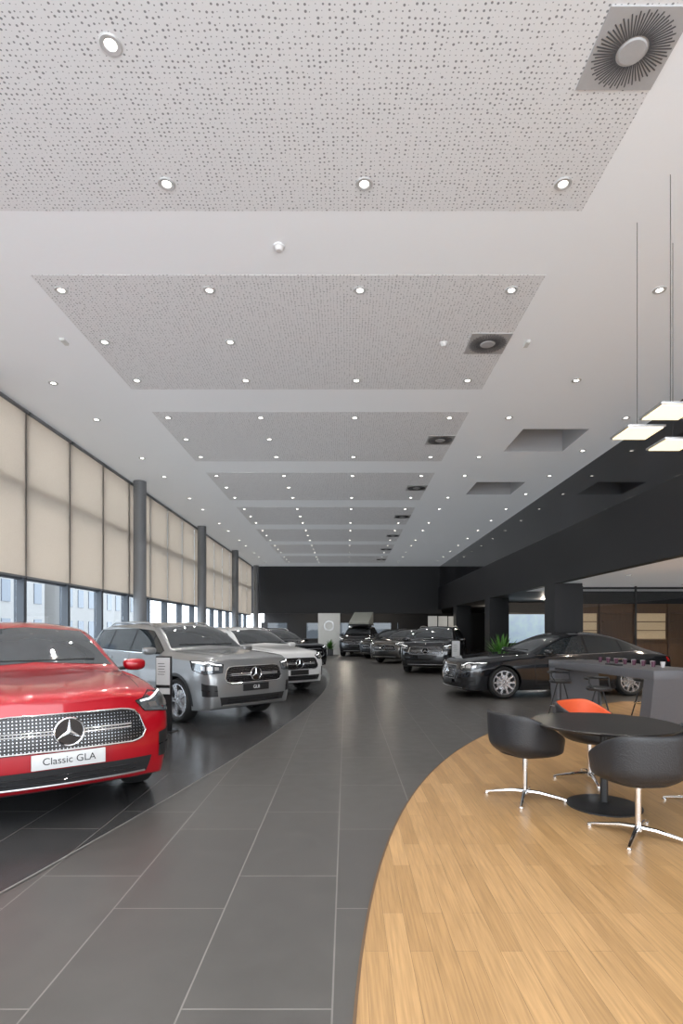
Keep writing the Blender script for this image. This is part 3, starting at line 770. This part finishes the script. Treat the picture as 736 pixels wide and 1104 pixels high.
for i in range(14):
    p=Mx@Vector((-.65+.11*i,.12+.07*(i%2),0))
    ob('cup',cupm1 if i%2 else cupm2,loc=(p.x,p.y,ZF+.9605),label='small white cup standing on the high table' if i%2 else 'small plum coloured cup standing on the high table',category='cup',group='cups on the high table')
def stool(x,y,lab):
    t=top('bar_stool',lab,'bar stool',(x,y,ZF),.4,group='stools at the high table')
    ob('seat',B().lathe([(0,.68),(.15,.68),(.18,.66),(.17,.63),(0,.62)],32).mesh('ss',m_leather),parent=t)
    b=B(); b.tube([(-.16,-.05,.66),(-.19,0,.74),(-.19,.0,.80)],.012,6).tube([(.16,-.05,.66),(.19,0,.74),(.19,0,.80)],.012,6)
    b.tube([(.19*math.cos(math.radians(a)),.19*math.sin(math.radians(a)),.80) for a in range(0,181,15)],.02,8)
    ob('back_rest',b.mesh('sb',m_blackp),parent=t)
    for k in range(4):
        a=pi/4+k*pi/2; ob('leg',B().tube([(.05*math.cos(a),.05*math.sin(a),.62),(.21*math.cos(a),.21*math.sin(a),.0)],.011,8).mesh('sl',m_blackp),parent=t)
    ob('foot_ring',B().lathe([(.165+.008*math.cos(q),.25+.008*math.sin(q)) for q in [2*pi*i/6 for i in range(6)]],28,close=True).mesh('fr',m_chrome),parent=t)
stool(3.58,9.3,'black bar stool with low curved backrest at high table')
stool(3.68,8.1,'black bar stool with low curved backrest at high table')
stool(5.15,9.6,'black bar stool behind the grey high table')
def pend(x,y,z):
    t=top('pendant_lamp','flat square glowing pendant lamp hung on thin cables','pendant lamp',(x,y,z),0,group='square pendant lamps')
    ob('housing',B().box(0,0,.015,.38,.38,.022).mesh('ph',m_steel,bevel=.004),parent=t)
    ob('diffuser',B().box(0,0,0,.34,.34,.010).mesh('pdf',m_pend),parent=t)
    ob('cable',B().tube([(0,0,.02),(0,0,H-z)],.003,6).mesh('pc',m_rimd),parent=t)
    ob('cable_mount',B().box(0,0,.04,.10,.03,.03).mesh('cmn',m_steel),parent=t)
pend(2.98,5.7,3.52); pend(2.97,5.1,3.50); pend(3.52,6.0,3.50)
def plant(x,y,lab,hs=.5,sc=1):
    t=top('potted_palm',lab,'potted plant',(x,y,0.004))
    ob('planter',B().box(0,0,hs/2,.5*sc,.5*sc,hs).mesh('pt',m_pot,bevel=.02),parent=t)
    b=B()
    for i in range(150):
        a=random.uniform(0,2*pi); l=random.uniform(.45,.9)*sc; el=random.uniform(.3,1.4); w=.03
        pr=None
        for k in range(6):
            s=k/5; r=l*s*math.cos(el)*1.1; z=hs+l*1.15*s*math.sin(el)-.25*s*s*math.cos(el)
            wd=w*math.sin(pi*min(.97,s*.9+.1)); c=Vector((r*math.cos(a),r*math.sin(a),z)); n=Vector((-math.sin(a),math.cos(a),0))*wd
            cur=(b.bm.verts.new(c+n),b.bm.verts.new(c-n))
            if pr: b.bm.faces.new((pr[0],pr[1],cur[1],cur[0]))
            pr=cur
    ob('foliage',b.mesh('fol',m_leaf,recalc=False),parent=t)
plant(4.45,15.9,'green leafy palm in dark square planter beside black sedan',.6,1)
plant(-.95,33.4,'small green plant in dark planter before the display board',.4,.7)
t=top('display_board','tall white display board with round grey emblem','display board',(-1.05,34.3,.004))
ob('panel',B().box(0,0,1.3,1.35,.08,2.55).mesh('dp',m_whitep,bevel=.01),parent=t)
ob('emblem',B().lathe([(.26,0),(.30,0),(.30,.01),(.26,.01)],32,T=Matrix.Translation((0,-.045,1.8))@Matrix.Rotation(pi/2,4,'X')).mesh('de',m_steel),parent=t)
b=B()
for i in range(5): b.box(7.2+1.64*i,17,1.43,.05,.05,2.86)
b.box(10.5,17,2.8,6.7,.06,.06); b.box(10.5,17,.03,6.7,.06,.06)
t=struct('window_office',b.mesh('of',m_blackp)); ob('glass_pane',B().box(10.5,17,1.43,6.6,.012,2.75).mesh('og',glass_mat('clear_partition_glass',(.85,.86,.86))),parent=t)
sbox('wall_office',7.0,14,19.2,19.3,0,2.86,m_black)
for i in range(5):
    x=7.9+1.15*i
    t=top('storage_cabinet','dark walnut cabinet with open lit shelves above','cabinet',(x,18.85,0),0,group='walnut cabinets in the office zone')
    b=B(); b.box(0,.05,1.2,1.1,.5,2.4); ob('body',b.mesh('cb',m_cabw,bevel=.005),parent=t)
    for s in (-1,1):
        d=ob('door',B().box(s*.27,-.215,.55,.52,.02,1.0).mesh('cd',m_cabw,bevel=.003),parent=t)
        ob('handle',B().box(s*.05,-.235,.7,.015,.02,.2).mesh('chn',m_steel),parent=d)
    ob('shelf_niche',B().box(0,-.205,1.65,.98,.01,.9).mesh('cn',m_warm if i%2==0 else m_cabw),parent=t)
    for k in range(4): ob('shelf',B().box(0,-.28,1.22+.29*k,1.0,.16,.025).mesh('csf',m_cabw),parent=t)
t=top('wall_screen','large pale blue lit screen in black frame','screen',(8.3,26.3,0))
ob('frame',B().box(0,.04,1.6,2.3,.06,1.5).mesh('wf',m_blackp,bevel=.01),parent=t); ob('display',B().box(0,0,1.6,2.15,.02,1.35).mesh('wd',m_scr),parent=t)
ob('stand_post',B().box(0,.06,.45,.2,.06,.9).mesh('wp',m_blackp),parent=t)
sbox('wall_partition',6.8,14,27,27.2,0,2.86,m_black)
for i in range(3):
    t=top('office_partition','white framed glass office partition panel','partition',(5.0+1.1*i*.6,32.2+.4*i,0),.2,group='pale partition panels')
    ob('panel',B().box(0,0,1.2,.55,.05,2.3).mesh('pp',m_whitep,bevel=.01),parent=t)
    ob('base_rail',B().box(0,0,.025,.58,.09,.05).mesh('ppb',m_steel),parent=t)
l2=D.lights.new('s2','SPOT'); l2.energy=170; l2.color=(1,.85,.68); l2.spot_size=math.radians(130); l2.spot_blend=.6; l2.shadow_soft_size=.03
for i in range(5):
    for j in range(4):
        t=ob('recessed_downlight',ringm,loc=(6.9+1.5*j,5.5+2.7*i,2.86),label='small round recessed downlight in low ceiling',category='ceiling light',group='low ceiling downlights')
        ob('lamp_lens',lensm,parent=t,loc=(0,0,-.002))
        if (i+j)%2==0: ob('light_beam',l2,parent=t,loc=(0,0,-.03))
l3=D.lights.new('s3','POINT'); l3.energy=80; l3.color=(1,.88,.75); l3.shadow_soft_size=.05
for x,y in ((-3,39),(0,39),(3,39),(8,31),(8.5,24),(10.5,24)):
    t=ob('recessed_downlight',ringm,loc=(x,y,2.86),label='small round recessed downlight in dark ceiling',category='ceiling light',group='rear ceiling downlights')
    ob('light_beam',l3,parent=t,loc=(0,0,-.1))
# ---------------------------------------------------------------- world, sun and camera
w=D.worlds.new('w'); S.world=w; w.use_nodes=True; bg=w.node_tree.nodes['Background']
bg.inputs[0].default_value=(.88,.94,1,1); bg.inputs[1].default_value=5.5
sn=D.lights.new('sun','SUN'); sn.energy=3.5; sn.angle=math.radians(12); sn.color=(1,.96,.9)
so=D.objects.new('sun',sn); S.collection.objects.link(so); so.location=(-20,10,30)
so.rotation_euler=Vector((.48,.12,-.87)).to_track_quat('-Z','Y').to_euler()
cam=D.cameras.new('cam'); cam.sensor_fit='VERTICAL'; cam.sensor_height=36; cam.sensor_width=24; cam.lens=600/1104*36
cam.shift_x=-5/1104; cam.shift_y=128/1104; cam.clip_end=300; cam.clip_start=.05
co=D.objects.new('camera',cam); S.collection.objects.link(co); co.location=(0,0,1.5); co.rotation_euler=(pi/2,0,0); S.camera=co
S.view_settings.view_transform='Standard'
